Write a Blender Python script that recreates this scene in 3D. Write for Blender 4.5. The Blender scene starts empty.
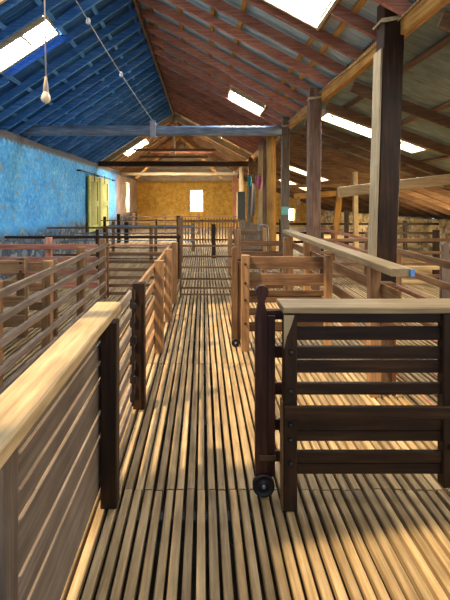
import bpy, math, random
from mathutils import Vector, noise
random.seed(7)
sc = bpy.context.scene
C = sc.collection
V = Vector

# ------------------------------------------------------------------ materials
MATS = {}
def new_mat(name):
    m = bpy.data.materials.new(name); m.use_nodes = True
    nt = m.node_tree; nt.nodes.clear()
    out = nt.nodes.new('ShaderNodeOutputMaterial')
    b = nt.nodes.new('ShaderNodeBsdfPrincipled')
    nt.links.new(b.outputs[0], out.inputs[0])
    return m, nt, b, out
def N(nt, t, **kw):
    n = nt.nodes.new(t)
    for k, v in kw.items(): setattr(n, k, v)
    return n
def ramp(nt, stops, fac):
    r = N(nt, 'ShaderNodeValToRGB'); e = r.color_ramp.elements
    while len(e) < len(stops): e.new(0.5)
    for i, (p, c) in enumerate(stops):
        e[i].position = p; e[i].color = (c[0], c[1], c[2], 1)
    nt.links.new(fac, r.inputs[0]); return r.outputs[0]
def tex_noise(nt, vec, scale, detail=4, rough=.6):
    n = N(nt, 'ShaderNodeTexNoise'); n.inputs['Scale'].default_value = scale
    n.inputs['Detail'].default_value = detail; n.inputs['Roughness'].default_value = rough
    if vec is not None: nt.links.new(vec, n.inputs['Vector'])
    return n.outputs['Fac']
def mapping(nt, scale, src='Object'):
    tc = N(nt, 'ShaderNodeTexCoord'); mp = N(nt, 'ShaderNodeMapping')
    mp.inputs['Scale'].default_value = scale
    nt.links.new(tc.outputs[src], mp.inputs[0]); return mp.outputs[0]
def mixc(nt, fac, a, b, mode='MIX'):
    m = N(nt, 'ShaderNodeMix', data_type='RGBA', blend_type=mode)
    for idx, v in ((0, fac), (6, a), (7, b)):
        if hasattr(v, 'default_value') or hasattr(v, 'is_linked'): nt.links.new(v, m.inputs[idx])
        elif idx == 0: m.inputs[0].default_value = v
        else: m.inputs[idx].default_value = (v[0], v[1], v[2], 1)
    return m.outputs[2]
def mathn(nt, op, a, b=None):
    m = N(nt, 'ShaderNodeMath', operation=op)
    for i, v in ((0, a), (1, b)):
        if v is None: continue
        if isinstance(v, (int, float)): m.inputs[i].default_value = v
        else: nt.links.new(v, m.inputs[i])
    return m.outputs[0]
def bump(nt, b, h, strength=.4, dist=.01):
    bp = N(nt, 'ShaderNodeBump'); bp.inputs['Strength'].default_value = strength
    bp.inputs['Distance'].default_value = dist
    nt.links.new(h, bp.inputs['Height']); nt.links.new(bp.outputs[0], b.inputs['Normal'])

WOOD = {  # dark, mid, light, roughness
 'slat':   ((.11,.065,.028), (.30,.195,.088), (.52,.36,.18), .62),
 'tan':    ((.12,.055,.022), (.28,.145,.06), (.46,.27,.12), .6),
 'cap':    ((.20,.13,.06), (.40,.27,.125), (.58,.42,.22), .55),
 'grey':   ((.075,.052,.036), (.175,.125,.085), (.30,.23,.16), .7),
 'brown':  ((.055,.027,.012), (.155,.078,.034), (.29,.165,.078), .6),
 'dark':   ((.009,.004,.0015), (.028,.012,.004), (.075,.032,.010), .55),
 'darkred':((.014,.005,.003), (.045,.014,.007), (.11,.038,.018), .5),
 'reddish':((.19,.065,.04), (.46,.185,.11), (.66,.34,.23), .7),
 'post':   ((.05,.028,.018), (.155,.088,.055), (.30,.19,.125), .65),
 'blue':   ((.02,.10,.28), (.06,.21,.48), (.22,.38,.66), .6),  # left roof timbers: blue sky light put into the wood colour
 'bluegrey':((.06,.085,.12), (.14,.18,.24), (.32,.38,.46), .55),
 'golden': ((.16,.07,.012), (.42,.20,.04), (.62,.35,.09), .65),
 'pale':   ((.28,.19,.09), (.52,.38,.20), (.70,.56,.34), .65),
 'blackish':((.008,.007,.006), (.022,.018,.014), (.05,.04,.03), .55),
 'greendoor':((.20,.20,.05), (.42,.42,.13), (.56,.55,.22), .6),
}
def wood(kind, axis='z'):
    key = kind + '_' + axis
    if key in MATS: return MATS[key]
    d, mid, l, rg = WOOD[kind]
    m, nt, b, out = new_mat('wood_' + key)
    s = {'x': (1.6, 26, 26), 'y': (26, 1.6, 26), 'z': (26, 26, 1.6)}[axis]
    geo = N(nt, 'ShaderNodeNewGeometry')
    tc = N(nt, 'ShaderNodeTexCoord')
    off = N(nt, 'ShaderNodeVectorMath', operation='SCALE'); off.inputs[0].default_value = (7.3, 5.1, 3.7)
    oi = N(nt, 'ShaderNodeObjectInfo')
    rs = mathn(nt, 'ADD', geo.outputs['Random Per Island'], oi.outputs['Random'])
    nt.links.new(rs, off.inputs['Scale'])
    add = N(nt, 'ShaderNodeVectorMath', operation='ADD')
    nt.links.new(tc.outputs['Object'], add.inputs[0]); nt.links.new(off.outputs[0], add.inputs[1])
    mp = N(nt, 'ShaderNodeMapping'); mp.inputs['Scale'].default_value = s
    nt.links.new(add.outputs[0], mp.inputs[0])
    g = tex_noise(nt, mp.outputs[0], 1.5, 6, .65)
    big = tex_noise(nt, add.outputs[0], 2.2, 3, .6)
    f = mathn(nt, 'ADD', mathn(nt, 'MULTIPLY', g, .65), mathn(nt, 'MULTIPLY', big, .35))
    col = ramp(nt, [(.30, d), (.5, mid), (.70, l)], f)
    hs = N(nt, 'ShaderNodeHueSaturation')
    fr = mathn(nt, 'FRACT', rs)
    nt.links.new(mathn(nt, 'ADD', mathn(nt, 'MULTIPLY', fr, .55), .72), hs.inputs['Value'])
    nt.links.new(col, hs.inputs['Color'])
    nt.links.new(hs.outputs[0], b.inputs['Base Color'])
    b.inputs['Roughness'].default_value = rg
    b.inputs['Specular IOR Level'].default_value = .22
    bump(nt, b, g, .35, .006)
    MATS[key] = m; return m
def simple(name, col, rough=.6, metal=0, var=.25, scale=18):
    if name in MATS: return MATS[name]
    m, nt, b, out = new_mat(name)
    n = tex_noise(nt, mapping(nt, (1, 1, 1)), scale, 4)
    c = ramp(nt, [(.3, [x*(1-var) for x in col]), (.7, [min(1, x*(1+var)) for x in col])], n)
    nt.links.new(c, b.inputs['Base Color'])
    b.inputs['Roughness'].default_value = rough; b.inputs['Metallic'].default_value = metal
    MATS[name] = m; return m
def emit(name, col, s):
    m = bpy.data.materials.new(name); m.use_nodes = True; nt = m.node_tree; nt.nodes.clear()
    o = N(nt, 'ShaderNodeOutputMaterial'); e = N(nt, 'ShaderNodeEmission')
    e.inputs[0].default_value = (*col, 1); e.inputs[1].default_value = s
    nt.links.new(e.outputs[0], o.inputs[0]); return m

def iron_mat(name, c1, c2, c3):
    m, nt, b, out = new_mat(name)
    v = mapping(nt, (.6, .6, .6))
    f = mathn(nt, 'ADD', mathn(nt, 'MULTIPLY', tex_noise(nt, v, 2.0, 5, .65), .6),
              mathn(nt, 'MULTIPLY', tex_noise(nt, mapping(nt, (1.0, 9, 1.0)), 3.0, 3), .4))
    nt.links.new(ramp(nt, [(.32, c1), (.5, c2), (.68, c3)], f), b.inputs['Base Color'])
    b.inputs['Roughness'].default_value = .5; b.inputs['Metallic'].default_value = .25
    return m
IRON_BLUE = iron_mat('iron_blue_skylit', (.006,.045,.14), (.012,.09,.26), (.04,.18,.40))  # left slope: blue of the sky light is put into the iron colour
IRON_CREAM = iron_mat('iron_cream_painted', (.30,.24,.13), (.48,.40,.24), (.60,.54,.38))
IRON_TEAL = iron_mat('iron_galvanised', (.22,.32,.33), (.40,.50,.50), (.58,.66,.62))
IRON_GREEN = iron_mat('iron_weathered', (.11,.14,.11), (.22,.26,.20), (.40,.43,.35))

def wall_mat(kind):
    m, nt, b, out = new_mat('masonry_' + kind)
    v = mapping(nt, (1, 1, 1))
    warp = N(nt, 'ShaderNodeTexNoise'); warp.inputs['Scale'].default_value = 2.5
    nt.links.new(v, warp.inputs['Vector'])
    wv = N(nt, 'ShaderNodeVectorMath', operation='MULTIPLY_ADD')
    nt.links.new(warp.outputs['Color'], wv.inputs[0]); wv.inputs[1].default_value = (.35,.35,.35)
    nt.links.new(v, wv.inputs[2])
    vo = N(nt, 'ShaderNodeTexVoronoi', feature='DISTANCE_TO_EDGE'); vo.inputs['Scale'].default_value = 3.6
    mpv = N(nt, 'ShaderNodeMapping'); mpv.inputs['Scale'].default_value = (1, 1, 1.9)
    nt.links.new(wv.outputs[0], mpv.inputs[0]); nt.links.new(mpv.outputs[0], vo.inputs['Vector'])
    vc = N(nt, 'ShaderNodeTexVoronoi'); vc.inputs['Scale'].default_value = 3.6
    nt.links.new(mpv.outputs[0], vc.inputs['Vector'])
    n1 = tex_noise(nt, v, 1.3, 6, .7); n2 = tex_noise(nt, v, 9, 5, .65); n3 = tex_noise(nt, v, 3.2, 6, .7)
    joint = ramp(nt, [(.0, (.0,)*3), (.09, (1,)*3)], vo.outputs['Distance'])
    rnd = N(nt, 'ShaderNodeSeparateColor'); nt.links.new(vc.outputs['Color'], rnd.inputs[0])
    if kind == 'left':
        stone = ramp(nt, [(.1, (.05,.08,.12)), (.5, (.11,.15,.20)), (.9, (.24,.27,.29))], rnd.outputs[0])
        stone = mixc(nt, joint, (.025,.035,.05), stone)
        paint = ramp(nt, [(.30, (.04,.20,.48)), (.44, (.06,.36,.85)), (.56, (.14,.55,.98)), (.70, (.48,.80,.95))], mathn(nt, 'ADD', mathn(nt, 'MULTIPLY', n1, .5), mathn(nt, 'MULTIPLY', n2, .5)))  # limewash tinted blue to carry the sky light falling on it
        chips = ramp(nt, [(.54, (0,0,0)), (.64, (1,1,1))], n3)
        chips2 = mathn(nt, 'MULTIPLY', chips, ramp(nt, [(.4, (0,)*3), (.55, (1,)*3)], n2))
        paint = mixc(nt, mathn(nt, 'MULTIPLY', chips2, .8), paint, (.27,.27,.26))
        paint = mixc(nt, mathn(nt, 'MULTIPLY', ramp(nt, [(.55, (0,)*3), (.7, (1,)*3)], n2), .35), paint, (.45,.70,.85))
        sep = N(nt, 'ShaderNodeSeparateXYZ'); nt.links.new(v, sep.inputs[0])
        pinky = ramp(nt, [(.3, (.34,.22,.15)), (.5, (.52,.36,.24)), (.7, (.66,.52,.42))], n1)
        yy = mathn(nt, 'ADD', sep.outputs[1], mathn(nt, 'MULTIPLY', n3, 2.0))
        f = N(nt, 'ShaderNodeMapRange'); f.inputs[1].default_value = 21.3; f.inputs[2].default_value = 22.3
        nt.links.new(yy, f.inputs[0])
        paint = mixc(nt, f.outputs[0], paint, pinky)
        zz = mathn(nt, 'ADD', sep.outputs[2], mathn(nt, 'ADD', mathn(nt, 'MULTIPLY', n1, -.7), mathn(nt, 'MULTIPLY', n2, -.5)))
        fz = N(nt, 'ShaderNodeMapRange'); fz.inputs[1].default_value = .14; fz.inputs[2].default_value = .42
        nt.links.new(zz, fz.inputs[0])
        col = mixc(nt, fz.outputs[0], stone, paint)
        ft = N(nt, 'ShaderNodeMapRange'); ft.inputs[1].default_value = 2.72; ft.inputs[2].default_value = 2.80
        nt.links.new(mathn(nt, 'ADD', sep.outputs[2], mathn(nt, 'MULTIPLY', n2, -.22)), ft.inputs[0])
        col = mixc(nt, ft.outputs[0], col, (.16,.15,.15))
    elif kind == 'back':
        col = ramp(nt, [(.34, (.42,.19,.02)), (.46, (.76,.40,.05)), (.54, (.90,.53,.08)), (.64, (.95,.74,.30))],
                   mathn(nt, 'ADD', mathn(nt, 'MULTIPLY', n3, .6), mathn(nt, 'MULTIPLY', n2, .4)))
        col = mixc(nt, .25, col, mixc(nt, joint, (.28,.14,.03), (.62,.36,.08)))
    else:
        stone = ramp(nt, [(.1, (.18,.12,.05)), (.5, (.44,.31,.14)), (.9, (.70,.55,.30))], rnd.outputs[0])
        col = mixc(nt, joint, (.06,.045,.025), stone)
        col = mixc(nt, ramp(nt, [(.45, (0,)*3), (.62, (1,)*3)], n1), col, (.80,.56,.20))
    nt.links.new(col, b.inputs['Base Color'])
    b.inputs['Roughness'].default_value = .9
    h = mathn(nt, 'ADD', mathn(nt, 'MULTIPLY', joint, .5), n2)
    bump(nt, b, h, .6, .03)
    return m
IRON = simple('rusted_iron', (.035,.026,.022), .5, .6)
STEEL = simple('galvanised_steel', (.30,.34,.38), .4, .7)
RUSTY = simple('rust_pipe', (.36,.16,.08), .5, .4)
WIRE = simple('wire', (.45,.45,.42), .5, .3)
ROPE = simple('tie_wire', (.55,.42,.20), .7)

# ------------------------------------------------------------------ mesh building
class MB:
    def __init__(s): s.v = []; s.f = []; s.smooth = []
    def _ring(s, prof, p, su, uu):
        i = len(s.v)
        for a, b in prof: s.v.append(p + su*a + uu*b)
        return list(range(i, i+len(prof)))
    def board(s, a, b, w, h, c=.004, up=None, seg=1, jit=0.0):
        """straight timber from a to b, w across and h along 'up', with chamfered edges"""
        a, b = V(a), V(b); t = (b-a)
        t.normalize()
        if up is None: up = V((0,1,0)) if abs(t.z) > .8 else V((0,0,1))
        su = t.cross(V(up)).normalized(); uu = su.cross(t).normalized()
        c = min(c, w*.3, h*.3); W, H = w/2, h/2
        prof = [(-W+c,-H),(W-c,-H),(W,-H+c),(W,H-c),(W-c,H),(-W+c,H),(-W,H-c),(-W,-H+c)]
        rs = []
        for k in range(seg+1):
            p = a.lerp(b, k/seg)
            if jit and 0 < k < seg: p = p + su*random.uniform(-jit, jit) + uu*random.uniform(-jit, jit)
            rs.append(s._ring(prof, p, su, uu))
        s._skin(rs)
    def log(s, a, b, r, n=12, seg=8, jit=.1):
        a, b = V(a), V(b); t = (b-a).normalized()
        up = V((0,1,0)) if abs(t.z) > .8 else V((0,0,1))
        su = t.cross(up).normalized(); uu = su.cross(t).normalized()
        rs = []; ph = random.uniform(0, 50)
        for k in range(seg+1):
            p = a.lerp(b, k/seg); rr = []
            for j in range(n):
                an = 2*math.pi*j/n
                q = 1 + jit*noise.noise(V((math.cos(an)*.9+ph, math.sin(an)*.9, k*.6)))
                rr.append((math.cos(an)*r*q, math.sin(an)*r*q))
            rs.append(s._ring(rr, p, su, uu))
        s._skin(rs, True)
    def tube(s, pts, r, n=8):
        pts = [V(p) for p in pts]; rs = []; su = None
        for k, p in enumerate(pts):
            t = (pts[min(k+1, len(pts)-1)] - pts[max(k-1, 0)]).normalized()
            if su is None:
                up = V((0,1,0)) if abs(t.z) > .8 else V((0,0,1))
                su = t.cross(up).normalized()
            su = (su - t*su.dot(t)).normalized(); uu = su.cross(t)
            rs.append(s._ring([(math.cos(2*math.pi*j/n)*r, math.sin(2*math.pi*j/n)*r) for j in range(n)], p, su, uu))
        s._skin(rs, True)
    def _skin(s, rs, sm=False):
        n = len(rs[0])
        for k in range(len(rs)-1):
            for j in range(n):
                s.f.append((rs[k][j], rs[k][(j+1) % n], rs[k+1][(j+1) % n], rs[k+1][j])); s.smooth.append(sm)
        s.f.append(tuple(reversed(rs[0]))); s.smooth.append(False)
        s.f.append(tuple(rs[-1])); s.smooth.append(False)
    def prism(s, outline, y0, y1):
        """outline in x,z extruded along y"""
        i = len(s.v); n = len(outline)
        for y in (y0, y1):
            for x, z in outline: s.v.append(V((x, y, z)))
        for j in range(n):
            k = (j+1) % n
            s.f.append((i+j, i+k, i+n+k, i+n+j)); s.smooth.append(False)
        s.f.append(tuple(reversed(range(i, i+n)))); s.f.append(tuple(range(i+n, i+2*n))); s.smooth += [False, False]
    def lathe(s, prof, c, n=20, axis='z'):
        rs = []; c = V(c)
        A, B, T = {'z': (V((1,0,0)), V((0,1,0)), V((0,0,1))), 'y': (V((1,0,0)), V((0,0,-1)), V((0,1,0)))}[axis]
        for r, z in prof:
            rs.append(s._ring([(math.cos(2*math.pi*j/n)*r, math.sin(2*math.pi*j/n)*r) for j in range(n)], c+T*z, A, B))
        s._skin(rs, True)
    def box(s, p0, p1, c=.004):
        (x0,y0,z0),(x1,y1,z1) = p0, p1
        s.board((((x0+x1)/2),((y0+y1)/2),z0), (((x0+x1)/2),((y0+y1)/2),z1), x1-x0, y1-y0, c, up=(0,1,0))
    def build(s, name, mat, parent=None, loc=None):
        o_loc = V(parent['_loc']) if parent is not None and '_loc' in parent else V(loc or (0,0,0))
        me = bpy.data.meshes.new(name)
        me.from_pydata([tuple(v - o_loc) for v in s.v], [], s.f)
        for p, q in zip(me.polygons, s.smooth): p.use_smooth = q
        me.materials.append(mat); me.validate()
        o = bpy.data.objects.new(name, me); C.objects.link(o)
        if parent is not None:
            o.parent = parent; o['_loc'] = parent['_loc']
        else:
            o.location = o_loc; o['_loc'] = tuple(o_loc)
        return o
def tag(o, label=None, cat=None, group=None, kind=None):
    if label: o['label'] = label
    if cat: o['category'] = cat
    if group: o['group'] = group
    if kind: o['kind'] = kind
    return o
def thing(name, label, cat, loc, group=None, kind=None):
    o = bpy.data.objects.new(name, None); C.objects.link(o)
    o.empty_display_size = .1
    o.location = loc; o['_loc'] = tuple(loc)
    return tag(o, label, cat, group, kind)
def P(root, name, mat, *fn, label=None):
    """one part: every fn is ('kind', args...)"""
    m = MB()
    for k, *a in fn:
        kw = a.pop() if a and isinstance(a[-1], dict) else {}
        getattr(m, k)(*a, **kw)
    o = m.build(name, mat, root)
    if label: o['label'] = label
    return o

# ------------------------------------------------------------------ camera
cam = bpy.data.cameras.new('camera'); co = bpy.data.objects.new('camera', cam); C.objects.link(co)
co.location = (0, 0, 1.6); co.rotation_euler = (math.pi/2, 0, 0)
cam.lens = 26.4; cam.sensor_width = 36; cam.sensor_fit = 'AUTO'
cam.shift_x = 22/600; cam.shift_y = -99/600; cam.clip_start = .02
sc.camera = co

# ------------------------------------------------------------------ setting
XL, XP, XR, XRG = -4.1, 1.9, 7.3, -1.15
Y0, Y1 = -.8, 27.5
def zl(x): return 3.10 + .661*(x-XL)       # underside of the rafters
def zr(x): return 3.40 + .541*(XP-x)
def zn(x): return 3.10 - .37*(x-XP)

# floor: gapped battens, all running down the shed
m = MB()
pitch = .0577
x = -4.05; i = 0
while x < XR-.05:
    off = .12 if i % 2 else 0
    y = Y0
    joints = [.55, 2.44, 4.33, 6.2, 8.1, 10, 12, 14, 16, 18, 20, 22, 24, 26, 27.4]
    for jn in joints:
        jx = jn + random.uniform(-.006, .006)
        dz = random.uniform(-.004, .003); dx = random.uniform(-.003, .003)
        w = .0395 + random.uniform(-.003, .003)
        m.board((x+dx, y+.004, -.021+dz), (x+random.uniform(-.003,.003), jx-.003, -.021+dz), w, .042, .004)
        y = jx
    x += pitch; i += 1
floor = m.build('floor', wood('slat', 'y'))
tag(floor, 'worn timber grating of long narrow battens with dark gaps', kind='structure')
m = MB()
for k in range(30):
    yy = -.6 + k*.965
    m.board((-4.1, yy, -.10), (XR, yy, -.10), .07, .12)
m.build('joist', wood('blackish', 'x'), floor)
m = MB(); m.box((-4.2, Y0, -.95), (XR+.1, Y1, -.9))
m.build('ground', simple('dark_earth', (.03,.024,.016), .95), floor)

# masonry walls as displaced grids with real thickness
def grid_wall(name, mat, axis, plane, u0, u1, v0, v1, thick, inward, holes=(), du=.25, dv=.2, amp=.03, top_jit=.05):
    us = [u0]; 
    while us[-1] < u1-1e-4: us.append(min(u1, us[-1]+du))
    vs = [v0]
    while vs[-1] < v1-1e-4: vs.append(min(v1, vs[-1]+dv))
    for (a, b, c, d) in holes: us += [a, b]; vs += [c, d]
    us = sorted(set(round(u, 3) for u in us)); vs = sorted(set(round(v, 3) for v in vs))
    mm = MB(); idx = {}
    def pt(u, v, front):
        off = amp*noise.noise(V((u*1.7, v*1.7, plane))) if front else -thick
        vv = v
        if v >= v1-1e-3: vv = v + top_jit*noise.noise(V((u*.9, 3.1, plane)))
        w = plane + inward*off
        return V((w, u, vv)) if axis == 'x' else V((u, w, vv))
    def g(i, j, fr):
        k = (i, j, fr)
        if k not in idx: idx[k] = len(mm.v); mm.v.append(pt(us[i], vs[j], fr))
        return idx[k]
    def solid(i, j):
        if i < 0 or j < 0 or i >= len(us)-1 or j >= len(vs)-1: return False
        cu, cv = (us[i]+us[i+1])/2, (vs[j]+vs[j+1])/2
        return not any(a < cu < b and c < cv < d for a, b, c, d in holes)
    def q(*f): mm.f.append(f); mm.smooth.append(False)
    for i in range(len(us)-1):
        for j in range(len(vs)-1):
            if not solid(i, j): continue
            q(g(i,j,1), g(i+1,j,1), g(i+1,j+1,1), g(i,j+1,1)); mm.smooth[-1] = True
            q(g(i,j+1,0), g(i+1,j+1,0), g(i+1,j,0), g(i,j,0))
            if not solid(i-1, j): q(g(i,j,0), g(i,j,1), g(i,j+1,1), g(i,j+1,0))
            if not solid(i+1, j): q(g(i+1,j,1), g(i+1,j,0), g(i+1,j+1,0), g(i+1,j+1,1))
            if not solid(i, j-1): q(g(i,j,0), g(i+1,j,0), g(i+1,j,1), g(i,j,1))
            if not solid(i, j+1): q(g(i,j+1,1), g(i+1,j+1,1), g(i+1,j+1,0), g(i,j+1,0))
    o = mm.build(name, mat)
    return tag(o, kind='structure')
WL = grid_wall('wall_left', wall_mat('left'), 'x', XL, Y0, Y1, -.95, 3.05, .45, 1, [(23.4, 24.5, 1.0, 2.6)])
tag(WL, 'long masonry side wall with flaking limewash over rough stone, blue sky light in its colour')
WB = grid_wall('wall_back', wall_mat('back'), 'y', Y1, XL-.45, XR+.4, -.95, 2.82, .4, -1, [(-.82, 0.02, .92, 2.3), (5.2, 5.75, .35, 1.15)], top_jit=.0)
tag(WB, 'ochre plastered end wall at the far end of the shed')
WR = grid_wall('wall_right', wall_mat('right'), 'x', XR, Y0, Y1, -.95, 1.02, .45, -1, [(8.5,11.6,.2,.9)])
tag(WR, 'low rubble stone wall under the eaves of the side bay')
# gable of boards above the end wall
m = MB()
z = 2.82
while z < 5.15:
    hh = min(.2, 5.2-z); z1 = z+hh-.006
    def xlr(q): return max(XL-.3, XL + (q-.17-3.10)/.661), min(XP+.02, XP - (q-.17-3.40)/.541)
    (a, b), (c, d) = xlr(z), xlr(z1)
    y = 27.6 + random.uniform(-.008, .008)
    if d - c > .02: m.prism([(a, z), (b, z), (d, z1), (c, z1)], y-.015, y+.015)
    z += hh
o = m.build('wall_gable', wood('pale', 'x')); tag(o, 'weathered horizontal boards filling the far gable', kind='structure')
m = MB()
m.prism([(XP, 2.82), (2.9, 2.82), (2.05, 3.15), (XP, 3.15)], 27.585, 27.615)
m.build('boarding', wood('pale', 'x'), o)

# windows in masonry
LIGHTC = (.93, .95, 1.0)
PANE_W = emit('pane_daylight_window', (1.0, .95, .84), 14)
def masonry_window(name, axis, plane, u0, u1, v0, v1, label, mull):
    c = {'x': (plane-.2, (u0+u1)/2, v0), 'y': ((u0+u1)/2, plane+.2, v0)}[axis]
    r = thing(name, label, None, c, kind='structure')
    def p3(u, v, w=0): return (c[0]+w, u, v) if axis == 'x' else (u, c[1]+w, v)
    F = MB(); t = .05
    upv = (1,0,0) if axis == 'x' else (0,1,0)
    F.board(p3(u0+t/2, v0), p3(u0+t/2, v1), t, t, up=upv); F.board(p3(u1-t/2, v0), p3(u1-t/2, v1), t, t, up=upv)
    F.board(p3(u0, v0+t/2), p3(u1, v0+t/2), t, t); F.board(p3(u0, v1-t/2), p3(u1, v1-t/2), t, t)
    if mull: F.board(p3((u0+u1)/2, v0), p3((u0+u1)/2, v1), .035, .035, up=upv)
    F.build('frame', wood('pale', 'z'), r)
    G = MB()
    w0 = -.03 if axis == 'x' else .03
    i = len(G.v)
    a = [p3(u0, v0, w0), p3(u1, v0, w0), p3(u1, v1, w0), p3(u0, v1, w0)]
    G.v += [V(q) for q in a]; G.f.append((i, i+1, i+2, i+3)); G.smooth.append(False)
    G.build('pane', PANE_W, r)
    return r
masonry_window('window_1', 'y', Y1, -.82, .02, .92, 2.3, 'bright two-light window in the ochre end wall', True)
masonry_window('window_2', 'x', XL, 23.4, 24.5, 1.0, 2.6, 'tall bright slit window near the far end of the left wall', False)

masonry_window('window_16', 'y', Y1, 5.2, 5.75, .35, 1.15, 'small bright window low in the end wall of the side bay', False)
PANE_W = emit('pane_added_hatch', (1.0, .78, .44), 40)
masonry_window('window_18', 'x', XR+.3, 8.5, 11.6, .2, .9, 'long low unseen hatch added in the right stone wall to light the rafters', True)  # added out of view; its glowing pane warms the side bay rafters
# ---- roof
def roof_sheet(m, z_of, xa, xb, ya, yb, holes, extra):
    xs = sorted(set([xa, xb] + [h[0] for h in holes] + [h[1] for h in holes]))
    xs = [q for q in xs if xa <= q <= xb]
    dy = .019; n = int((yb-ya)/dy)
    ys = [ya + k*dy for k in range(n+1)]
    base = len(m.v); nx = len(xs)
    for k, y in enumerate(ys):
        w = .015*math.sin(2*math.pi*y/.076)
        for xx in xs: m.v.append(V((xx, y, z_of(xx)+extra+w)))
    for k in range(n):
        cy = (ys[k]+ys[k+1])/2
        for j in range(nx-1):
            cx = (xs[j]+xs[j+1])/2
            if any(h[0] < cx < h[1] and h[2] < cy < h[3] for h in holes): continue
            a = base + k*nx + j
            m.f.append((a, a+1, a+nx+1, a+nx)); m.smooth.append(True)
HL = [(-3.3,-2.38,6.55,7.45), (-3.4,-2.5,18.7,19.7), (-3.4,-1.35,1.35,5.6), (-2.4,-1.3,.15,.75), (-3.42,-2.5,.15,1.25)]
HR = [(.3,1.42,4.5,5.36), (.66,1.42,10.05,10.75), (.75,1.45,17.7,18.7), (.1,1.4,.2,1.8)]
HN = [(2.12,3.75,7.35,7.85), (2.8,4.2,14.6,15.5), (2.3,4.3,1.2,3.4), (3.5,5.5,19,20.2), (4.6,6.2,4.6,5.6)]
EXT = .19
FARWOOD = wood('tan','x')
def slope(name, label, z_of, xa, xb, holes, ironmat, raftmat, ys, depth, thick, batten_x, batmat):
    m = MB(); roof_sheet(m, z_of, min(xa,xb), max(xa,xb), Y0, Y1+.4, holes, EXT)
    top = m.build(name, ironmat); tag(top, label, kind='structure')
    if ironmat is not IRON_GREEN:
        top.data.materials.append(IRON_CREAM)      # the far bay is lined with cream sheets
        for p in top.data.polygons:
            if p.center.y > 17.5: p.material_index = 1
    lo, hi = min(xa,xb), max(xa,xb)
    for y in ys:
        segs = [(lo, hi)]
        for h in holes:
            if h[2]-.03 < y < h[3]+.03:
                ns = []
                for a, b in segs:
                    if h[0] > a and h[1] < b: ns += [(a, h[0]-.03), (h[1]+.03, b)]
                    else: ns.append((a, b))
                segs = ns
        r = MB(); d = random.uniform(-.02, .02)
        for a, b in segs:
            r.board((a, y, z_of(a)+depth/2+d*.3), (b, y+d, z_of(b)+depth/2+d*.3), thick, depth, .004, seg=3, jit=.006)
        r.build('rafter', FARWOOD if y > 17.5 and ironmat is not IRON_GREEN else raftmat, top)
    for bx in batten_x:
        ivals = [(Y0, Y1)]
        for h in holes:
            if h[0]-.05 < bx < h[1]+.05:
                ns = []
                for a, b in ivals:
                    if h[2] > a and h[3] < b: ns += [(a, h[2]), (h[3], b)]
                    else: ns.append((a, b))
                ivals = ns
        bt = MB(); sl = (z_of(bx+.01)-z_of(bx))/.01
        nv = V((-sl, 0, 1)).normalized()
        for a, b in ivals:
            bt.board((bx, a, z_of(bx)+depth+.02), (bx, b, z_of(bx)+depth+.02), .07, .035, .003, up=nv)
        bt.build('batten', batmat, top)
    return top
def yrange(a, b, s): 
    r = []; y = a
    while y < b: r.append(y + random.uniform(-.03,.03)); y += s
    return r
CL = slope('ceiling_left', 'left roof slope of corrugated iron on close rafters with blue sky light in its colour', zl, XL-.35, XRG, HL, IRON_BLUE, wood('blue','x'),
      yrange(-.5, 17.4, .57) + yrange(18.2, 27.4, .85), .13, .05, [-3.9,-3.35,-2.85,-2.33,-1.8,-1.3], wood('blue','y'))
CR = slope('ceiling_right', 'right roof slope of galvanised iron on deep reddish rafters', zr, XRG, XP+.16, HR, IRON_TEAL, wood('reddish','x'),
      yrange(-.4, 17.4, .66) + yrange(18.2, 27.4, .85), .135, .055, [-.95,-.4,.15,.56,1.47,1.66], wood('golden','y'))
CN = slope('ceiling_side', 'low side bay roof of weathered corrugated iron', zn, XP+.1, XR+.5, HN, IRON_GREEN, wood('brown','x'),
      [1.0, 2.4, 3.7, 5.9, 7.1] + yrange(8.6, 27.4, .8), .14, .05, [2.3,3.1,4.3,5.0,5.7,6.4,7.0], wood('brown','y'))
P(CR, 'fascia', wood('brown','y'), ('board', (2.04, Y0, 3.46), (2.04, Y1, 3.46), .02, .22))
P(CR, 'ridge_board', wood('brown','y'), ('board', (XRG, Y0, 5.02), (XRG, Y1, 5.02), .05, .17))
m = MB()   # lead ridge capping over the joint of the two slopes
m.board((XRG-.12, Y0, zl(XRG-.12)+EXT+.05), (XRG-.12, Y1, zl(XRG-.12)+EXT+.05), .3, .012, up=V((-.55,0,1)))
m.board((XRG+.12, Y0, zr(XRG+.12)+EXT+.05), (XRG+.12, Y1, zr(XRG+.12)+EXT+.05), .3, .012, up=V((.5,0,1)))
m.build('ridge_capping', STEEL, CR)

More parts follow.
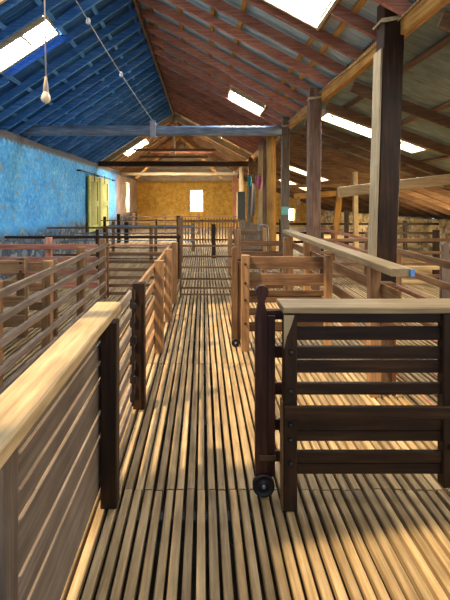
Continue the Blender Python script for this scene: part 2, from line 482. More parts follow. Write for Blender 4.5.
PANE = {}
def skylight(n, z_of, h, label, strength, col=(.90,.93,1.0), open_pane=False):
    xa, xb, ya, yb = h
    cx, cy = (xa+xb)/2, (ya+yb)/2
    r = thing('window_%d' % n, label, None, (cx, cy, z_of(cx)+EXT), kind='structure')
    F = MB(); t = .035; up = V((-(z_of(cx+.01)-z_of(cx))/.01, 0, 1)).normalized()
    def q(x, y, e=0): return (x, y, z_of(x)+.12+e)
    F.board(q(xa, ya-t/2), q(xb, ya-t/2), t, .17, up=up); F.board(q(xa, yb+t/2), q(xb, yb+t/2), t, .17, up=up)
    F.board(q(xa-t/2, ya-t), q(xa-t/2, yb+t), t, .17, up=up); F.board(q(xb+t/2, ya-t), q(xb+t/2, yb+t), t, .17, up=up)
    F.build('frame', wood('pale', 'x'), r)
    B = MB(); mid = xa + (xb-xa)*.56
    B.board(q(mid, ya, .04), q(mid, yb, .04), .04, .03, up=up)
    if xb-xa > 1.5:
        for k in (.3, .8): B.board(q(xa+(xb-xa)*k, ya, .04), q(xa+(xb-xa)*k+.12, yb, .04), .035, .03, up=up)
    B.build('glazing_bar', wood('bluegrey', 'y'), r)
    G = MB(); e = EXT+.02
    G.v += [V((xa-.03, ya-.03, z_of(xa-.03)+e)), V((xb+.03, ya-.03, z_of(xb+.03)+e)), V((xb+.03, yb+.03, z_of(xb+.03)+e)), V((xa-.03, yb+.03, z_of(xa-.03)+e))]
    G.f.append((0, 3, 2, 1)); G.smooth.append(False)
    if open_pane:
        if 'clear' not in PANE:
            mm = bpy.data.materials.new('clear_sheet'); mm.use_nodes = True; nt = mm.node_tree; nt.nodes.clear()
            o = N(nt, 'ShaderNodeOutputMaterial'); tr = N(nt, 'ShaderNodeBsdfTransparent'); tl = N(nt, 'ShaderNodeBsdfTranslucent'); mx = N(nt, 'ShaderNodeMixShader')
            tl.inputs[0].default_value = (.9,.92,.95,1); mx.inputs[0].default_value = .42
            nt.links.new(tr.outputs[0], mx.inputs[1]); nt.links.new(tl.outputs[0], mx.inputs[2]); nt.links.new(mx.outputs[0], o.inputs[0])
            PANE['clear'] = mm
        mat = PANE['clear']
    else:
        mat = emit('pane_skylight_%d' % n, col, strength)
    G.build('pane', mat, r)
    return r
S = 20
r3 = skylight(3, zl, (-3.3,-2.38,6.55,7.08), 'bright skylight high in the blue left roof slope behind the hanging bulb', 50, (.84,.88,1.0))
m = MB()
for yy in (7.2, 7.32, 7.45): m.board((-3.3, yy, zl(-3.3)+.12), (-2.38, yy, zl(-2.38)+.12), .02, .13)
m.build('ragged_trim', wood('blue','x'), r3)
m = MB(); m.v += [V((x, y, zl(x)+EXT+.02)) for x, y in ((-3.33,7.1),(-2.35,7.1),(-2.35,7.5),(-3.33,7.5))]
m.f.append((0,3,2,1)); m.smooth.append(False)
m.build('blue_well_glow', emit('blue_well_emission', (.10,.33,1.0), 2.2), r3)  # glowing blue sheet stands in for the blue-lit skylight well
skylight(4, zl, HL[1], 'skylight in the left roof slope beyond both tie beams', 130, (1.0,.96,.90))
skylight(5, zl, HL[2], 'skylight over the near left pens', S, open_pane=True)
skylight(6, zl, HL[3], 'small unseen skylight added to let sun onto the front floor', S, open_pane=True)  # opening added out of view for a sun patch on the floor
skylight(17, zl, HL[4], 'unseen skylight added to bring sun onto the boarded fence cap', S, open_pane=True)  # added opening, unseen, so sun reaches the cap and board gaps
skylight(7, zr, HR[0], 'bright skylight at the top of the reddish right roof slope', 30, (.74,.84,1.0))
skylight(8, zr, HR[1], 'skylight low in the right roof slope above the grey tie beam', 60, (.78,.88,1.0))
skylight(9, zr, HR[2], 'far skylight in the right roof slope under the grey tie beam', 130, (1.0,.96,.90))
skylight(10, zr, HR[3], 'unseen skylight added as fill over the front of the aisle', 3)  # unseen glowing pane added as dim fill
skylight(11, zn, HN[0], 'long bright skylight strip in the side bay roof beside the square black post', 30, (.85,.93,1.0))
skylight(12, zn, HN[1], 'far skylight strip in the side bay roof', S)
skylight(13, zn, HN[2], 'unseen skylight added to light the near side pens', 5, (1.0,.93,.82))  # pane added out of view to brighten the right side
skylight(14, zn, HN[3], 'skylight added for warm fill at the far end of the side bay', 45, (1.0,.85,.6))  # added pane, warm fill for the side bay
skylight(15, zn, HN[4], 'unseen skylight added for warm fill above the side pens', 30, (1.0,.88,.66))  # unseen warm pane added to brighten the side bay

# ------------------------------------------------------------------ roof timbers
r = thing('tie_beam', 'round blue-grey tie beam with a cloth wrap spanning the shed beneath the ridge', 'beam', (XL, 10, 3.2))
P(r, 'trunk', wood('bluegrey','x'), ('log', (XL+.03, 10, 3.20), (XP-.12, 10, 3.19), .115, {'seg': 14, 'jit': .12}))
P(r, 'strap', simple('grey_cloth', (.30,.30,.33), .9), ('lathe', [(.12,-.09),(.15,-.07),(.145,0),(.16,.06),(.125,.1)], (-1.12, 10, 3.2), 14, 'y') if False else ('board', (-1.12, 9.87, 3.02), (-1.13, 9.87, 3.40), .13, .04),
  ('board', (-1.12, 10.13, 3.05), (-1.13, 10.13, 3.36), .13, .04), ('board', (-1.13, 9.86, 3.35), (-1.13, 10.14, 3.35), .13, .04), label='grey cloth strap')
r = thing('tie_beam', 'squared dark tie beam farther down the shed beyond the round one', 'beam', (XL, 17.2, 3.05))
P(r, 'trunk', wood('dark','x'), ('board', (XL+.03, 17.2, 3.05), (XP-.14, 17.2, 3.05), .2, .2, .02, {'seg': 6, 'jit': .01}))
# trusses
r = thing('roof_truss', 'pale principal rafter truss standing over the dark tie beam', 'truss', (XRG, 17.35, 3.1))
for sx, xe in ((-1, XL+.1), (1, XP-.15)):
    zf = zl if sx < 0 else zr
    P(r, 'principal_rafter', wood('pale','x'), ('board', (xe, 17.45, zf(xe)-.1), (XRG+sx*.02, 17.45, 4.93), .09, .2, .008))
for z, xa, xb in ((3.62, -2.8, .5), (3.34, -2.5, .2)): P(r, 'collar', wood('brown','x'), ('board', (xa, 17.36, z), (xb, 17.36, z), .04, .09))
P(r, 'king_strut', wood('pale','z'), ('board', (XRG, 17.45, 3.2), (XRG, 17.45, 4.95), .09, .09))
r = thing('roof_truss', 'far truss with steep orange struts in front of the boarded gable', 'truss', (XRG, 22, 3.0))
P(r, 'strut', wood('golden','x'), ('board', (-3.35, 22, 2.72), (XRG, 22, 4.85), .09, .14, .008))
P(r, 'strut', wood('golden','x'), ('board', (.95, 22.1, 2.75), (XRG, 22.1, 4.85), .09, .14, .008))
P(r, 'collar', wood('reddish','x'), ('board', (-2.6, 21.9, 4.02), (.45, 21.9, 4.02), .06, .1))
P(r, 'collar', wood('brown','x'), ('board', (-2.9, 21.9, 3.55), (.75, 21.9, 3.55), .06, .1))
P(r, 'tie', wood('pale','x'), ('board', (XL+.05, 22, 2.95), (XP-.16, 22, 2.95), .12, .14))
r = thing('wall_plate_beam', 'long orange-brown plate beam carried by the row of posts', 'beam', (XP-.06, 0, 3.1))
P(r, 'beam', wood('golden','y'), ('board', (1.975, Y0, 3.32), (1.975, Y1-.05, 3.32), .09, .17, .008, {'seg': 20, 'jit': .012}))
# service cable along the plate
P(r, 'cable', ROPE, ('tube', [(1.915, y, 3.36+.03*math.sin(y*2.1)) for y in [k*.35 for k in range(3, 60)]], .008, 6), label='thin yellow cable')

def post(label, x, y, w, d, z1, kind='post', lean=0, log=False, tie=True, name='support_post'):
    r = thing(name, label, 'post', (x, y, 0))
    if log: P(r, 'shaft', wood(kind,'z'), ('log', (x, y, 0), (x+lean, y, z1), w/2, {'seg': 10, 'jit': .12}))
    else: P(r, 'shaft', wood(kind,'z'), ('board', (x, y, 0), (x+lean, y, z1), w, d, .008, {'seg': 8, 'jit': .004}))
    if tie:
        a = w/2+.008; b = d/2+.008; xx = x+lean*(3.3/z1); zt = 3.28
        P(r, 'tie_wire', ROPE, ('tube', [(xx-a,y-b,zt-.01),(xx+a,y-b,zt+.02),(xx+a,y+b,zt+.01),(xx-a,y+b,zt),(xx-a,y-b,zt+.012),(xx+a,y-b,zt+.034)], .011, 6))
    return r
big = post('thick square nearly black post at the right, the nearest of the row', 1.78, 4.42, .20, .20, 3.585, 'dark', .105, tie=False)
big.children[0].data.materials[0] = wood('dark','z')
zt = 3.38
P(big, 'tie_wire', ROPE, ('tube', [(1.755,4.31,zt-.02),(1.99,4.31,zt+.02),(1.99,4.53,zt+.02),(1.755,4.53,zt-.01),(1.755,4.31,zt),(1.99,4.31,zt+.04)], .012, 6))
P(big, 'lit_side_strip', wood('pale','z'), ('board', (1.699,4.42,1.05), (1.759,4.42,3.1), .02, .19), label='pale strip painted as the lit side of the post')  # pale board paints the light on the post's aisle side
post('tall brown square post second in the row, wrapped with wire near its top', 1.82, 7.3, .2, .17, 3.46, 'post', .03)
p3 = post('greyish post third in the row with a small green plate nailed to it', 1.85, 10.0, .17, .16, 3.5, 'grey', .03)
P(p3, 'plate', simple('green_plate', (.14,.36,.28), .6), ('box', (1.765, 9.885, 1.29), (1.93, 9.915, 1.47)), label='small turquoise green plate')
post('rounded yellowish log post just beyond the post with the green plate', 1.835, 11.8, .25, .25, 3.42, 'golden', 0, True, False)
post('thin rough post behind the rounded log post', 1.86, 13.3, .12, .1, 3.4, 'post', .02, False, False)
post('pale silver weathered post with rags hung beside it', 1.86, 14.2, .19, .15, 3.4, 'pale', .02, False, False)
post('brown post between the rags and the black board', 1.87, 17.2, .2, .2, 3.3, 'brown', 0, False, False)
post('whitish post carrying the black board', 1.84, 21.2, .22, .2, 3.2, 'pale', 0, True, False)
post('farthest reddish post against the ochre end wall', 1.84, 25.3, .26, .2, 3.1, 'reddish', 0, False, False)
# side bay timbers
post('slim pale post standing alone in the side bay under its rafters', 4.0, 11.5, .12, .1, 2.36, 'pale', -.03, False, False, 'side_bay_post')
r = thing('raking_prop', 'leaning golden prop under the cross rail in the side bay', 'post', (3.5, 12, 0))
P(r, 'shaft', wood('golden','z'), ('board', (3.5, 12, 0), (3.74, 12, 1.9), .15, .1))
P(r, 'head_rail', wood('golden','x'), ('board', (2.5, 12.02, 1.72), (3.85, 12.02, 1.83), .1, .15))
P(r, 'brace', wood('brown','x'), ('board', (2.55, 12, 1.0), (2.6, 12, 1.72), .09, .07))
m = MB(); m.board((1.98, 13, 2.03), (4.4, 13, 2.06), .1, .1)
o = m.build('cross_rail', wood('brown','x'), None, (1.95,13,2.03)); tag(o, 'dark cross rail above the leaning prop in the side bay', 'beam')
m = MB(); m.board((2.2, 7.15, 1.74), (4.62, 7.15, 2.03), .1, .17, .008)
o = m.build('cross_beam', wood('cap','x'), None, (2.2,7.15,1.74)); tag(o, 'stout pale cross beam rising to the right from the second post', 'beam')

# ------------------------------------------------------------------ sliding door of the left wall
r = thing('barn_door', 'yellow-green panelled double door on a top track in the blue wall', 'door', (XL+.07, 16.9, .45))
for y0, y1 in ((15.35, 16.85), (16.95, 18.5)):
    xw = XL+.09
    leaf = P(r, 'door_leaf', wood('greendoor','z'), ('box', (xw-.02, y0, .5), (xw+.015, y1, 2.5)))
    bb = []
    for a, b in ((y0, y0+.2), (y1-.2, y1)): bb.append(('box', (xw+.01, a, .5), (xw+.05, b, 2.5)))
    for a, b in ((.5,.72), (1.4,1.6), (2.3,2.5)): bb.append(('box', (xw+.012, y0+.19, a), (xw+.047, y1-.19, b)))
    P(leaf, 'batten', wood('greendoor','y'), *bb)
    P(leaf, 'hanger', IRON, ('board', (xw+.05, (y0+y1)/2, 2.3), (xw+.05, (y0+y1)/2, 2.62), .02, .05))
P(r, 'track', IRON, ('board', (XL+.14, 14.2, 2.6), (XL+.14, 19.9, 2.52), .03, .035), ('board', (XL, 14.3, 2.6), (XL+.14, 14.3, 2.6), .03, .05), ('board', (XL, 19.8, 2.52), (XL+.14, 19.8, 2.52), .03, .05), ('board', (XL, 16.9, 2.56), (XL+.14, 16.9, 2.56), .03, .05))

# ------------------------------------------------------------------ pens
def rails_fence(name, label, cat, loc, posts, rails, pk='brown', rk='brown', group=None, raxis='x'):
    """posts: (x, y, z1, w, d) or with z0; rails: (a, b, thickness, height)"""
    r = thing(name, label, cat, loc, group)
    for p in posts:
        x, y, z1, w, d = p[:5]; z0 = p[5] if len(p) > 5 else 0
        P(r, 'post', wood(pk,'z'), ('board', (x, y, z0), (x+random.uniform(-.008,.008), y, z1), w, d, .006))
    for a, b, w, h in rails:
        P(r, 'rail', wood(rk, raxis), ('board', a, b, w, h, .005, {'seg': 4, 'jit': .004}))
    return r
# F1: solid fence in the left foreground with a wide cap
r = thing('boarded_fence', 'close-boarded fence with a broad flat cap in the left foreground', 'fence', (-.55, 1.8, 0))
P(r, 'post', wood('grey','z'), ('board', (-.582, 1.245, 0), (-.582, 1.245, .965), .085, .09, .006), label='grey bolted post')
P(r, 'post', wood('dark','z'), ('board', (-.492, 2.33, 0), (-.492, 2.33, .965), .085, .09, .006), label='nearly black end post')
bz = [(.862,.966), (.752,.842), (.664,.732), (.492,.642), (.366,.472), (.075,.346)]
for a, b in bz:
    P(r, 'board', wood('grey','y'), ('board', (-.552, 1.28, (a+b)/2), (-.552, 2.42, (a+b)/2), .013, b-a, .002))
P(r, 'cap', wood('cap','y'), ('board', (-.545, .7, .993), (-.545, 2.54, .993), .14, .05, .006, {'seg': 6, 'jit': .002}))
for z in (.5, .27):
    P(r, 'bolt', IRON, ('lathe', [(.014,0),(.014,-.014),(.006,-.018)], (-.575, 1.2, z), 8, 'y'))
# F2: slatted gate beside it
r = thing('slatted_gate', 'low slatted gate of pale rails between the capped boarding and a dark brown post', 'gate', (-.54, 2.9, 0))
for z in (.90, .76, .62, .48, .34, .2, .06):
    P(r, 'rail', wood('grey','y'), ('board', (-.545, 2.44, z), (-.545, 3.30, z), .022, .062, .004))
hb = P(r, 'hinge_bar', IRON, ('board', (-.535, 3.33, .05), (-.535, 3.33, .93), .035, .02))
for z in (.25, .55, .8): P(hb, 'eye', IRON, ('lathe', [(.010,-.03),(.015,-.02),(.015,.02),(.010,.03)], (-.515, 3.33, z), 10, 'z'))
# F3: aisle fence with free posts
r = rails_fence('aisle_fence', 'post and rail fence along the left side of the aisle leading to the far gate', 'fence', (-.5, 5, 0),
   [(-.465,4.66,.97,.095,.085), (-.458,5.85,.96,.095,.085), (-.45,6.9,.95,.09,.085)],
   [((-.535,3.36,z),(-.515,7.05,z),.03,.075) for z in (.88,.70,.52,.34,.16)], 'tan', 'tan', None, 'y')
P(r, 'post', wood('dark','z'), ('board', (-.492, 3.42, 0), (-.497, 3.42, .965), .09, .09, .006), label='dark stained first post')
# gate across the aisle
r = thing('aisle_gate', 'light thin-barred gate closing the aisle midway down the shed', 'gate', (.07, 7.3, 0))
for x in (-.37, .5): P(r, 'stile', wood('brown','z'), ('board', (x, 7.3, .01), (x, 7.3, .88), .035, .035))
for z in (.05,.16,.31,.5,.68,.855): P(r, 'bar', wood('brown','x'), ('board', (-.37, 7.3, z), (.5, 7.3, z), .022, .03))
# gate E pipe framed
r = thing('pipe_framed_gate', 'pipe framed gate with rounded corner and brown bars left of the aisle', 'gate', (-1.05, 7.25, 0))
pts = [(-1.56,7.22,.02),(-1.56,7.22,.78)] + [(-1.56+.09*(1-math.cos(a)),7.22,.78+.09*math.sin(a)) for a in (.4,.8,1.2,1.57)] + [(-.62,7.22,.87),(-.53,7.22,.83),(-.51,7.22,.75),(-.51,7.22,.02)]
P(r, 'frame', RUSTY, ('tube', pts, .017, 8))
for z in (.73,.6,.47,.34,.21,.08): P(r, 'bar', wood('brown','x'), ('board', (-1.555, 7.24, z), (-.515, 7.24, z), .022, .05))
# fence B receding on the left
rails_fence('pen_fence', 'long five-rail fence receding along the left pens', 'fence', (-1.62, 4.5, 0),
   [(-1.68,2.35,.96,.1,.09),(-1.68,3.55,.95,.1,.09),(-1.67,4.72,.96,.1,.09),(-1.67,6.03,.97,.1,.09),(-1.66,7.3,.97,.1,.09)],
   [((-1.605,1.5,z),(-1.605,7.34,z+.0),.035,h) for z,h in ((.865,.07),(.665,.065),(.47,.065),(.255,.06),(.08,.06))], 'tan', 'grey', None, 'y')
# fence D
r = rails_fence('pen_fence', 'stout boarded fence with a bolted post at the left edge before the blue wall', 'fence', (-3, 5.2, 0),
   [(-2.13,5.19,.93,.1,.09),(-3.3,5.19,.93,.1,.09)],
   [((-4.0,5.14,z),(-2.08,5.14,z),.035,h) for z,h in ((.83,.15),(.62,.1),(.43,.12),(.2,.14))], 'tan', 'tan')
for z in (.88, .78, .6, .4): P(r, 'bolt', IRON, ('lathe', [(.014,0),(.014,-.010),(.005,-.016)], (-2.12, 5.12, z), 8, 'y'))
rails_fence('pen_fence', 'short rail section joining the bolted post to the long five-rail fence', 'fence', (-1.9, 5.28, 0),
   [(-1.8,5.3,.9,.08,.08)], [((-2.07,5.25,z),(-1.735,5.25,z),.03,.1) for z in (.82,.58,.35,.14)], 'tan', 'tan')
rails_fence('pen_fence', 'reddish four-rail cross fence against the dark stone foot of the blue wall', 'fence', (-2.5, 7.25, 0),
   [(-2.55,7.27,1.0,.1,.09)],
   [((-4.0,7.2,z),(-1.72,7.2,z),.03,h) for z,h in ((.85,.09),(.64,.09),(.44,.085),(.23,.1))], 'reddish', 'reddish')
# rows behind
rails_fence('pen_fence', 'dark cross fence with a long top bar in front of the green door', 'fence', (-2.2, 9, 0),
   [(-2.17,9.04,1.02,.06,.06),(-.5,9.04,.92,.05,.05)],
   [((-4.05,9,.86),(-.45,9,.86),.05,.055)] + [((-4.05,9,z),(-.45,9,z),.02,.022) for z in (.64,.42,.2)], 'dark', 'dark')
rails_fence('pen_fence', 'cross fence with one tall dark post beside the aisle beyond the long top bar', 'fence', (-2, 11.5, 0),
   [(-.6,11.5,1.17,.14,.12),(-2.5,11.5,.95,.06,.06),(-1.35,11.5,.95,.09,.08)],
   [((-4.05,11.44,z),(-.6,11.44,z),.03,.045) for z in (.9,.68,.45,.2)], 'brown', 'brown')
rails_fence('pen_fence', 'cross fence with a blue-grey top rail toward the far end on the left', 'fence', (-1.6, 14, 0),
   [(-2.85,14,.95,.1,.1),(-1.5,14,.8,.09,.09),(-.3,14,.9,.09,.09)],
   [((-3.0,13.95,.8),(-.25,13.95,.8),.04,.07)] + [((-4.05,13.95,z),(-.25,13.95,z),.03,.035) for z in (.58,.35)], 'brown', 'bluegrey')
rails_fence('pen_fence', 'far left pen fence with two tall dark posts below the slit window', 'fence', (-2.4, 17, 0),
   [(-3.25,17,1.1,.12,.12),(-2.95,17,.8,.16,.14),(-3.8,17,1.0,.1,.1),(-1.8,17,.9,.07,.07)],
   [((-3.93,16.94,z),(-1.0,16.94,z),.03,.04) for z in (.85,.6,.35)], 'dark', 'brown')
rails_fence('pen_fence', 'farthest pen fence in front of the ochre end wall', 'fence', (-2.4, 21, 0),
   [(-3.3,21,1.0,.12,.12),(-1.8,21,1.0,.1,.1),(-.2,21,1.0,.1,.1)],
   [((-4.05,20.94,z),(1.6,20.94,z),.03,.05) for z in (.85,.6,.35)], 'brown', 'brown')
r = thing('picket_fence', 'brown picket fence across the far end of the aisle', 'fence', (.25, 16.4, 0))
for z in (.86, .16): P(r, 'rail', wood('brown','x'), ('board', (-.92, 16.4, z), (1.62, 16.4, z), .03, .06))
for k in range(24):
    x = -.86 + k*.106
    P(r, 'picket', wood('brown','z'), ('board', (x, 16.36, .05), (x, 16.36, .95+random.uniform(-.02,.02)), .035, .022))
P(r, 'post', wood('dark','z'), ('board', (-.92,16.42,0), (-.92,16.42,1.05), .13, .1))
m = MB(); m.board((.3, 12.35, 0), (.3, 12.35, .95), .11, .1, .01)
o = m.build('standing_post', wood('dark','z'), None, (.3,12.35,0)); tag(o, 'single short dark post standing in the aisle before the picket fence', 'post')
o['_loc'] = (.3,12.35,0)

# ---- right of the aisle: repeated stall front = fixed panel + sliding gate
def arc(cx, cz, r, a0, a1, n): return [(cx+r*math.cos(math.radians(a0+(a1-a0)*k/n)), cz+r*math.sin(math.radians(a0+(a1-a0)*k/n))) for k in range(n+1)]
def sliding_gate(label, y, x0, kind, wheel_r, ztop, length, rails):
    r = thing('sliding_gate', label, 'gate', (x0+.5, y, 0))
    zb = wheel_r*1.5
    xc = x0 + .036
    out = [(x0, zb), (x0+.066, zb), (x0+.066, ztop-.17), (x0+.060, ztop-.14), (x0+.052, ztop-.10), (x0+.052, ztop-.085)] + arc(xc, ztop-.038, .036, -40, 220, 12) + [(x0+.018, ztop-.085), (x0+.016, ztop-.10), (x0+.008, ztop-.14), (x0, ztop-.19)]
    st = P(r, 'handle_stile', wood(kind,'z'), ('prism', out, y-.022, y+.022))
    P(r, 'stile', wood(kind,'z'), ('board', (x0+.089, y+.008, zb), (x0+.089, y+.008, ztop-.17), .042, .036))
    for z, h in rails:
        P(r, 'rail', wood(kind,'x'), ('board', (x0+.02, y+.035, z), (x0+length, y+.035, z), .02, h, .003))
    w = P(r, 'wheel', IRON, ('lathe', [(.0,-.014),(.35*wheel_r,-.016),(.36*wheel_r,-.008),(.8*wheel_r,-.008),(.82*wheel_r,-.013),(wheel_r,-.012),(wheel_r,.012),(.0,.014)], (x0+.042, y-.036, wheel_r+.001), 24, 'y'))
    P(w, 'axle', STEEL, ('lathe', [(.009,-.012),(.009,.03),(.002,.035)], (x0+.042, y-.046, wheel_r+.001), 8, 'y'))
    P(r, 'fork', IRON, ('board', (x0+.042, y-.0, wheel_r*.8), (x0+.042, y-.0, zb+.08), .03, .03))
    if kind == 'darkred': P(r, 'strap', simple('brass_strap', (.09,.055,.02), .5, .4), ('board', (x0+.02, y-.024, .2), (x0+.11, y-.024, .2), .004, .03), label='worn brass strap')
    return r
sliding_gate('near sliding gate with a rounded handle stile and an iron roller wheel', 2.42, .286, 'darkred', .06, 1.14, .99,
             [(.965,.05),(.76,.065),(.555,.065),(.355,.06),(.18,.06)])
sliding_gate('second sliding gate down the aisle with a small rusty wheel beside a tan post', 4.86, .315, 'brown', .045, 1.10, 1.0,
             [(.93,.06),(.75,.06),(.56,.06),(.36,.06),(.18,.06)])
# panel H
r = thing('stall_panel', 'dark stained slatted stall panel with a pale cap plank in the right foreground', 'fence panel', (.87, 2.3, 0))
P(r, 'stile', wood('dark','z'), ('board', (.452, 2.30, 0), (.452, 2.30, 1.015), .07, .065, .006))
P(r, 'cover_strip', wood('tan','z'), ('board', (.412, 2.305, .0), (.412, 2.305, .56), .008, .06, .002), label='pale edge strip')
P(r, 'wedge', wood('cap','z'), ('prism', [(.417,.84),(.417,1.012),(.47,1.012),(.455,.96),(.43,.9)], 2.262, 2.275), label='pale splintered edge')
P(r, 'stile', wood('dark','z'), ('board', (1.272, 2.30, .12), (1.272, 2.30, 1.015), .065, .065, .006))
for a, b, yy, x0, x1 in ((.967,1.016,2.30,.487,1.24), (.873,.941,2.31,.487,1.24), (.774,.836,2.31,.487,1.24), (.70,.763,2.315,.487,1.24), (.592,.648,2.31,.487,1.24),
                (.486,.549,2.255,.418,1.31), (.407,.465,2.30,.487,1.24), (.348,.402,2.305,.487,1.24), (.237,.295,2.30,.487,1.24), (.177,.232,2.305,.487,1.24)):
    P(r, 'rail', wood('dark','x'), ('board', (x0, yy, (a+b)/2), (x1, yy, (a+b)/2), .026, b-a, .003))
P(r, 'cap', wood('cap','x'), ('board', (.415, 2.375, 1.035), (1.62, 2.375, 1.035), .215, .032, .005, {'seg': 4, 'jit': .002}))
for z in (.82, .62, .51, .45, .37, .25): P(r, 'bolt', IRON, ('lathe', [(.012,0),(.012,-.010),(.005,-.016)], (.45, 2.263, z), 8, 'y'))
for z in (.51, .33): P(r, 'bolt', IRON, ('lathe', [(.012,0),(.012,-.010),(.005,-.016)], (1.272, 2.263, z), 8, 'y'))
m = MB(); m.board((1.18, 2.50, .995), (1.62, 2.28, .985), .09, .03)
# panel 2
r = rails_fence('stall_panel', 'brown slatted stall panel with two wide upper boards behind the near dark one', 'fence panel', (.9, 4.72, 0),
   [(.45,4.72,1.02,.085,.085),(1.335,4.72,1.02,.075,.08)],
   [((.49,4.76,(a+b)/2),(1.30,4.76,(a+b)/2),.026,b-a) for a,b in ((.865,1.0),(.685,.815),(.572,.635),(.505,.558),(.37,.44),(.2,.29))], 'tan', 'brown')
for z in (.93,.73,.55,.3): P(r, 'bolt', IRON, ('lathe', [(.014,0),(.014,-.010),(.005,-.016)], (.45, 4.677, z), 8, 'y'))
rails_fence('stall_panel', 'third stall panel down the aisle with a tall end post', 'fence panel', (1, 7.2, 0),
   [(.56,7.2,1.14,.1,.09),(1.36,7.2,1.0,.09,.09)],
   [((.6,7.25,z),(1.33,7.25,z),.026,.08) for z in (.9,.73,.55,.38,.2)], 'tan', 'brown')
rails_fence('stall_panel', 'fourth stall panel down the aisle before the grey plank gate', 'fence panel', (1, 9.7, 0),
   [(.6,9.7,1.0,.1,.09),(1.36,9.7,1.0,.09,.09)],
   [((.65,9.75,z),(1.33,9.75,z),.026,.08) for z in (.9,.7,.5,.3)], 'tan', 'brown')
# K long capped fence
r = thing('capped_fence', 'long fence with a broad plank top running back from beside the black post', 'fence', (1.41, 5.2, 0))
for y in (3.62, 5.95, 7.1): P(r, 'post', wood('tan','z'), ('board', (1.405,y,0), (1.405,y,1.065), .085, .085))
for z in (.88,.62,.36): P(r, 'rail', wood('tan','y'), ('board', (1.465,3.3,z), (1.465,7.2,z), .026, .095))
cp = P(r, 'cap', wood('cap','y'), ('board', (1.405,3.1,1.095), (1.405,7.35,1.095), .155, .055, .004, {'seg': 5, 'jit': .002}))
P(cp, 'painted_tip', simple('blue_paint', (.10,.32,.70), .5), ('box', (1.457,3.088,1.07), (1.487,3.103,1.12)), label='dab of blue paint')
m = MB(); m.board((1.60,3.85,0), (1.60,3.85,.89), .125, .11, .006)
o = m.build('short_post', wood('brown','z'), None, (1.60,3.85,0)); tag(o, 'short flat-topped brown post at the foot of the black post', 'post')
r = thing('pipe_gate', 'rusty orange pipe gate with a rounded top corner behind the near cap plank', 'gate', (1.66, 3, 0))
pts = [(1.55,3.57,.02),(1.55,3.57,.83)] + [(1.55, 3.57-.09*(1-math.cos(a)), .83+.09*math.sin(a)) for a in (.4,.8,1.2,1.57)] + [(1.56,2.6,.92),(1.56,2.53,.89),(1.56,2.51,.83),(1.56,2.51,.02)]
P(r, 'frame', RUSTY, ('tube', pts, .016, 8))
for z in (.66,.44,.22): P(r, 'bar', RUSTY, ('tube', [(1.55,3.57,z),(1.56,2.51,z)], .010, 8))
# right pens
r = rails_fence('pen_fence', 'brown railed pen fence right of the black post running toward the grey handle post', 'fence', (2.4, 4.9, 0),
   [(2.41,5.5,1.05,.11,.1)],
   [((2.385,5.46,z),(2.36,3.0,z),.028,h) for z,h in ((.985,.075),(.77,.07),(.55,.065),(.3,.065))], 'tan', 'tan', None, 'y')
r = thing('handle_post', 'grey gate stile with a rounded top at the right edge', 'post', (2.49, 4.52, 0))
P(r, 'shaft', wood('grey','z'), ('prism', [(2.445,0),(2.535,0),(2.535,.98),(2.52,1.03),(2.515,1.08)] + arc(2.49,1.14,.036,-30,210,10) + [(2.465,1.08),(2.46,1.03),(2.445,.98)], 4.50, 4.55))
rails_fence('pen_fence', 'dark-posted cross fence in the side bay behind the brown railed pen', 'fence', (4.2, 8.4, 0),
   [(2.25,8.4,1.0,.1,.1),(4.45,8.4,1.05,.1,.1),(6.2,8.4,1.0,.1,.1)],
   [((2.2,8.34,z),(7.2,8.34,z),.03,.06) for z in (.86,.62,.4,.18)], 'dark', 'brown')  # dark posts with brown rails
rails_fence('pen_fence', 'far cross fence in the side bay before the rubble wall', 'fence', (4.4, 13.5, 0),
   [(2.4,13.5,1.05,.12,.1),(4.4,13.5,1.3,.12,.1),(6.2,13.5,1.0,.1,.1)],
   [((2.0,13.44,z),(7.2,13.44,z),.03,.07) for z in (.9,.62,.35)], 'dark', 'dark')
rails_fence('pen_fence', 'dark lengthways fence in the side bay beyond the capped fence', 'fence', (3.2, 9, 0),
   [(3.25,8.7,.98,.09,.09),(3.25,11.0,.98,.09,.09),(3.25,13.3,.98,.09,.09)],
   [((3.2,8.5,z),(3.2,13.4,z),.03,.06) for z in (.85,.6,.35)], 'brown', 'reddish', None, 'y')
rails_fence('pen_fence', 'side pen cross fence with sunlight put into its yellow rails near the grey handle post', 'fence', (3.4, 6, 0),
   [(2.62,6.05,.95,.08,.08),(4.9,6.05,.95,.09,.09)],
   [((2.62,6,.69),(3.4,6,.69),.05,.05),((3.4,6,.69),(5.4,6,.66),.03,.05),((2.58,6,.5),(5.4,6,.5),.03,.05),((2.58,6,.25),(5.4,6,.25),.03,.05)], 'dark', 'cap')  # pale rail colour stands in for sunlight

# ------------------------------------------------------------------ far clutter by the post row
r = thing('plank_gate', 'grey weathered plank gate standing below the hanging rags', 'gate', (1.6, 12.6, 0))
for k in range(6):
    x = 1.13 + k*.125
    P(r, 'plank', wood('grey','z'), ('board', (x, 12.6, .05), (x, 12.6, 1.05-.035*k), .118, .025))
for z in (.25, .8): P(r, 'ledge', wood('grey','x'), ('board', (1.08, 12.57, z), (1.82, 12.57, z), .025, .08))
m = MB(); m.tube([(1.42,11.2,.02),(1.42,11.2,.95),(1.47,11.2,1.0),(1.62,11.2,.98),(1.66,11.2,.92),(1.66,11.2,.02)], .014, 8)
o = m.build('pipe_hoop', STEEL, None, (1.42,11.2,0)); tag(o, 'bent grey pipe hoop in front of the plank gate', 'pipe')
r = thing('hanging_board', 'tall black board with a pale left edge hung on a far post', 'board', (1.8, 21.06, .62))
P(r, 'panel', simple('black_paint', (.004,.006,.006), .95), ('box', (1.66, 21.05, .62), (2.02, 21.08, 2.05)))
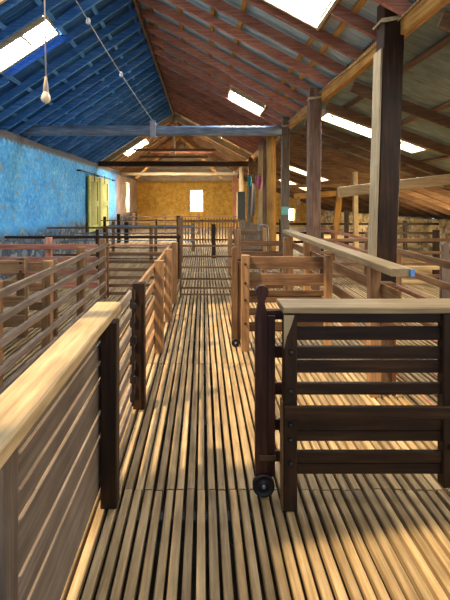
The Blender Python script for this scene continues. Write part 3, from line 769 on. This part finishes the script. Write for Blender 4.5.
P(r, 'edge', wood('cap','z'), ('box', (1.60, 21.04, .62), (1.66, 21.09, 2.05)))
def rag(name, label, x, y, z0, z1, w, col, seed):
    m = MB(); nu, nv = 8, 10
    for side in (0, 1):
        for j in range(nv+1):
            for i in range(nu+1):
                u = i/nu; v = j/nv
                ww = w*(.55+.45*math.sin(v*2.2+.4))
                m.v.append(V((x+(u-.5)*ww, y+.05*math.sin(u*11+seed+v*2)+side*.012, z1-(z1-z0)*v*(1-.12*math.sin(u*5+seed)))))
    n = (nu+1)*(nv+1)
    def q(*f): m.f.append(f); m.smooth.append(True)
    for j in range(nv):
        for i in range(nu):
            a = j*(nu+1)+i
            q(a, a+nu+1, a+nu+2, a+1); q(n+a, n+a+1, n+a+nu+2, n+a+nu+1)
    ring = [i for i in range(nu+1)] + [j*(nu+1)+nu for j in range(1, nv+1)] + [nv*(nu+1)+i for i in range(nu-1, -1, -1)] + [j*(nu+1) for j in range(nv-1, 0, -1)]
    for k in range(len(ring)):
        a, b = ring[k], ring[(k+1) % len(ring)]; q(a, b, n+b, n+a)
    o = m.build(name, simple('rag_'+label.split()[0], col, .9), None, (x, y, z0)); tag(o, label, 'cloth')
rag('hanging_rag', 'pink rag hung on the row of posts', 1.78, 14.02, 2.02, 2.42, .24, (.55,.20,.30), 1)
rag('hanging_rag', 'turquoise rag hung next to the pink one', 1.55, 14.6, 2.1, 2.42, .14, (.05,.42,.45), 2.5)
rag('hanging_coat', 'long grey coat hanging below the rags', 1.62, 14.9, 1.0, 2.2, .3, (.22,.20,.18), 4)
m = MB(); m.board((1.40, 14.75, 2.44), (1.75, 14.1, 2.44), .03, .05)
o = m.build('coat_rail', wood('brown','x'), None, (1.4,14.75,2.44)); tag(o, 'short peg rail above the rags', 'rail')

# ------------------------------------------------------------------ bulb and wires
r = thing('hanging_bulb', 'bare pale bulb in a holder on a long cord below the blue roof', 'lamp', (-1.25, 3.5, 2.42))
zc = zl(-1.3)+.12
P(r, 'cord', simple('cord', (.42,.36,.30), .8), ('tube', [(-1.262,3.5,zc),(-1.268,3.5,4.2),(-1.262,3.5,3.4),(-1.255,3.5,2.9),(-1.25,3.5,2.58)], .006, 6))
P(r, 'holder', simple('holder', (.45,.33,.22), .5), ('lathe', [(.008,.17),(.014,.13),(.02,.10),(.022,.05),(.021,.045)], (-1.25,3.5,2.42), 12, 'z'))
gl, nt, b, out = new_mat('bulb_glass'); b.inputs['Base Color'].default_value = (.85,.68,.42,1); b.inputs['Roughness'].default_value = .15
P(r, 'bulb', gl, ('lathe', [(.002,-.042),(.018,-.039),(.032,-.026),(.038,-.005),(.034,.018),(.024,.038),(.018,.055)], (-1.25,3.5,2.42), 18, 'z'))
a, b_ = V((-1.13, 9.9, 3.40)), V((-1.86, 4.75, zl(-1.86)+.02))
r = thing('overhead_wire', 'thin pale wire with two knots stretched from the roof to the strapped beam', 'wire', a)
P(r, 'strand', WIRE, ('tube', [a.lerp(b_, k/12)-V((0,0,.08*math.sin(math.pi*k/12))) for k in range(13)], .007, 6))
for t in (.42, .70):
    p = a.lerp(b_, t)-V((0,0,.08*math.sin(math.pi*t)))
    P(r, 'knot', simple('knot_cloth', (.6,.6,.58), .8), ('lathe', [(.004,-.05),(.03,-.03),(.035,.01),(.02,.04),(.004,.05)], p, 8, 'z'))

# ------------------------------------------------------------------ light
w = bpy.data.worlds.new('world'); sc.world = w; w.use_nodes = True
bg = w.node_tree.nodes['Background']; bg.inputs[0].default_value = (.48,.70,1.0,1); bg.inputs[1].default_value = .75
sun = bpy.data.lights.new('sun', 'SUN'); so = bpy.data.objects.new('sun', sun); C.objects.link(so)
sun.energy = 9; sun.color = (1.0,.80,.52); sun.angle = .02
d = V((.62, .30, -1.0)).normalized()
so.rotation_euler = d.to_track_quat('-Z', 'Y').to_euler()
sc.view_settings.view_transform = 'Standard'; sc.view_settings.look = 'None'
sc.view_settings.exposure = 0.5; sc.view_settings.gamma = 1
for o in bpy.data.objects:
    if '_loc' in o: del o['_loc']
